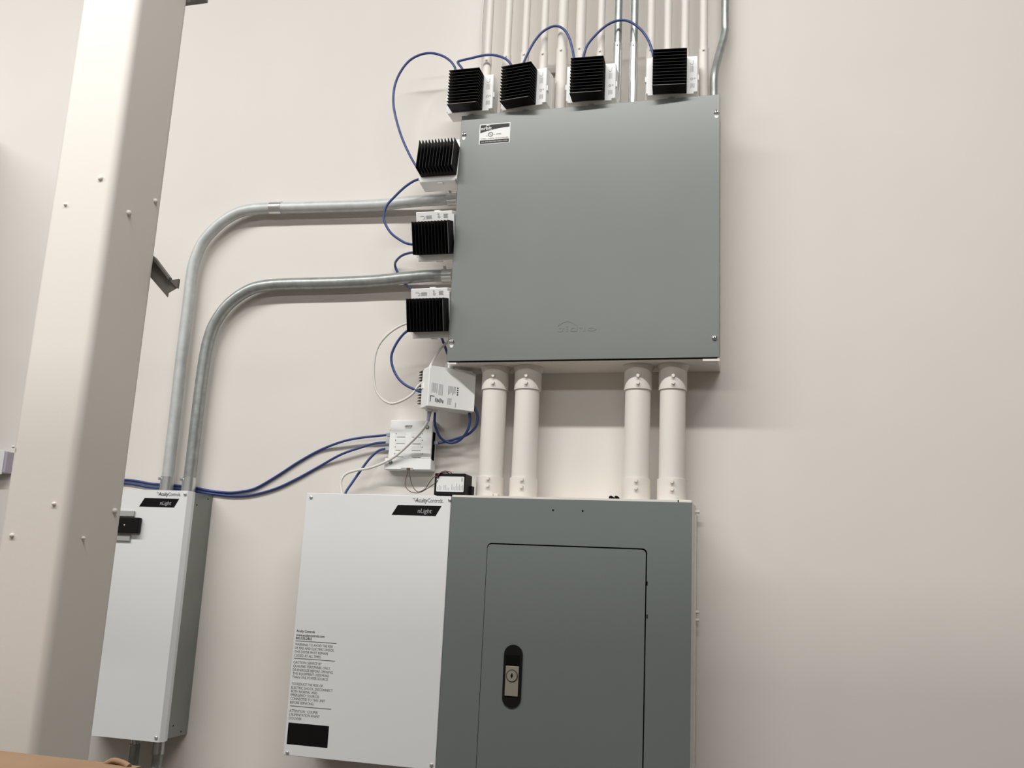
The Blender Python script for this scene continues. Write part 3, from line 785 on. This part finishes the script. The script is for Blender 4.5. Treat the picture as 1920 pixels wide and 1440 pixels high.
for px, py, rad in ((189, 334.5, 0.0048), (123.5, 384, 0.003), (23, 1004, 0.0038), (102, 945, 0.0033), (26, 838, 0.0022)):
    B().dome(P(px, py, CYF), (0, -1, 0), rad, 0.004).build('bolt', 'column', cl)
for px, py, rad in ((240.5, 399.5, 0.0052), (290.5, 377, 0.0044), (214, 958, 0.0048), (155, 1009, 0.003)):
    # point on the side face x = CXR
    d = _fwd + _rt*((px-960)/FPX) + _up*((720-py)/FPX)
    t_ = (CXR-CX)/d.x
    q = Vector((CX, CY, CZ))+d*t_
    B().dome(q, (1, 0, 0), rad, 0.0055).build('bolt', 'column', cl)
# brace channel behind the column, its shade put into the colour
yb = -0.63
A, Bq = P(292, 500, yb), P(322, 540, yb)
bk = thing('brace_channel', Bq, 'short off-white metal channel slanting down from behind the column, shade in its colour', 'bracket')
def quad_prism(pxs, y0, y1):
    return B().prism([(P(a, b2, (y0+y1)/2).x, P(a, b2, (y0+y1)/2).z) for a, b2 in pxs], y0, y1)
quad_prism([(262, 462), (292.5, 484), (333.5, 539), (316, 549), (314.5, 557.5), (282, 519.5), (256, 500)], yb-0.002, yb).build('web', 'shaded_bracket', bk)
quad_prism([(262, 459), (292, 483.5), (320, 521), (319, 526), (292, 491), (262, 468)], yb-0.012, yb-0.002).build('upper_flange', 'shaded_bracket', bk)
quad_prism([(320, 527), (336.5, 523.5), (333.5, 541)], yb-0.006, yb).build('end_tab', 'shaded_bracket', bk)
yb = -0.64
bk = thing('brace_channel', P(365, 0, yb), 'white-grey metal bracket end behind the column at the top edge, shade in its colour', 'bracket')
quad_prism([(340, -22), (388, -26), (386, 2), (356, 6), (340, 8)], yb-0.014, yb).build('web', 'shaded_bracket', bk)
quad_prism([(340, -22), (362, -24), (358, 5), (340, 8)], yb-0.020, yb-0.014).build('end_tab', 'shaded_bracket', bk)

# ================================================================== cartons at the lower left
yc0, yc1 = -1.36, -0.98
zc = P(110, 1424.5, yc1).z
xr = P(262, 1441, yc1).x
xl = xr-0.62
ca = thing('carton', ((xl+xr)/2, (yc0+yc1)/2, zc-0.55), 'brown cardboard carton with a torn flap in the lower left corner', 'carton')
B().box(xl, xr, yc0, yc1, zc-0.55, zc-0.001).build('carton_body', 'carton', ca)
ym = (yc0+yc1)/2
B().box(xl-0.001, xr+0.001, ym+0.001, yc1+0.001, zc-0.001, zc+0.003).build('flap', 'carton', ca)
B().box(xl-0.001, xr+0.001, yc0-0.001, ym-0.001, zc-0.001, zc+0.003).build('flap', 'carton', ca)
p = P(226, 1436, yc1)
B().tube([(p.x-0.02, yc1-0.004, zc+0.002), (p.x-0.008, yc1-0.004, zc+0.007), (p.x+0.008, yc1-0.006, zc+0.006), (p.x+0.02, yc1-0.01, zc+0.003)], 0.004, n=8).build('torn_edge', 'carton', ca)
cb2 = thing('carton', ((xl+xr)/2, ym, FLOOR_Z), 'lower cardboard carton on the floor carrying the torn one', 'carton')
B().box(xl-0.03, xr+0.02, yc0-0.03, yc1+0.02, FLOOR_Z, zc-0.553).build('carton_body', 'carton', cb2)
B().box(xl-0.03, xr+0.02, ym-0.03, ym+0.03, zc-0.553, zc-0.5515).build('tape', 'paper', cb2)


# ================================================================== boxes added out of frame to cast shade on the wall left of the column
def enclosure(py0, py1, dep, label):
    zt, zb2 = P(0, py0, 0).z, P(0, py1, 0).z
    xr_ = min(P(-8, py0, 0).x, P(-8, py1, 0).x)
    t = thing('shade_enclosure', (xr_-0.25, 0, zb2), label, 'enclosure', 'added shade boxes left of the frame')
    B().box(xr_-0.5, xr_, -dep+0.004, -0.0005, zb2, zt).build('box_body', 'panel_grey', t)
    B().box(xr_-0.502, xr_+0.001, -dep-0.001, -dep+0.003, zb2-0.001, zt+0.001).build('cover', 'grey_cover', t)
    for sx in (-0.48, -0.02):
        B().dome((xr_+sx, -dep-0.001, (zt+zb2)/2), (0, -1, 0), 0.005, 0.004).build('screw', 'zinc', t)
enclosure(258, 540, 0.58, 'upper added grey box outside the left edge, shading the wall beyond the column')
enclosure(604, 810, 0.50, 'lower added grey box outside the left edge, shading the wall beyond the column')
p0, p1 = P(14, 846, -0.03), P(14, 887, -0.03)
t = thing('wall_switch', (p0.x-0.04, 0, p1.z), 'small lilac-grey wall switch box at the left image edge', 'switch box')
B().box(p0.x-0.08, p0.x, -0.03, -0.0005, p1.z, p0.z, 0.002).build('switch_body', 'lilac', t)
B().box(p0.x-0.085, p0.x-0.006, -0.034, -0.03, p1.z-0.004, p0.z+0.003, 0.001).build('face_plate', 'cab_white', t)
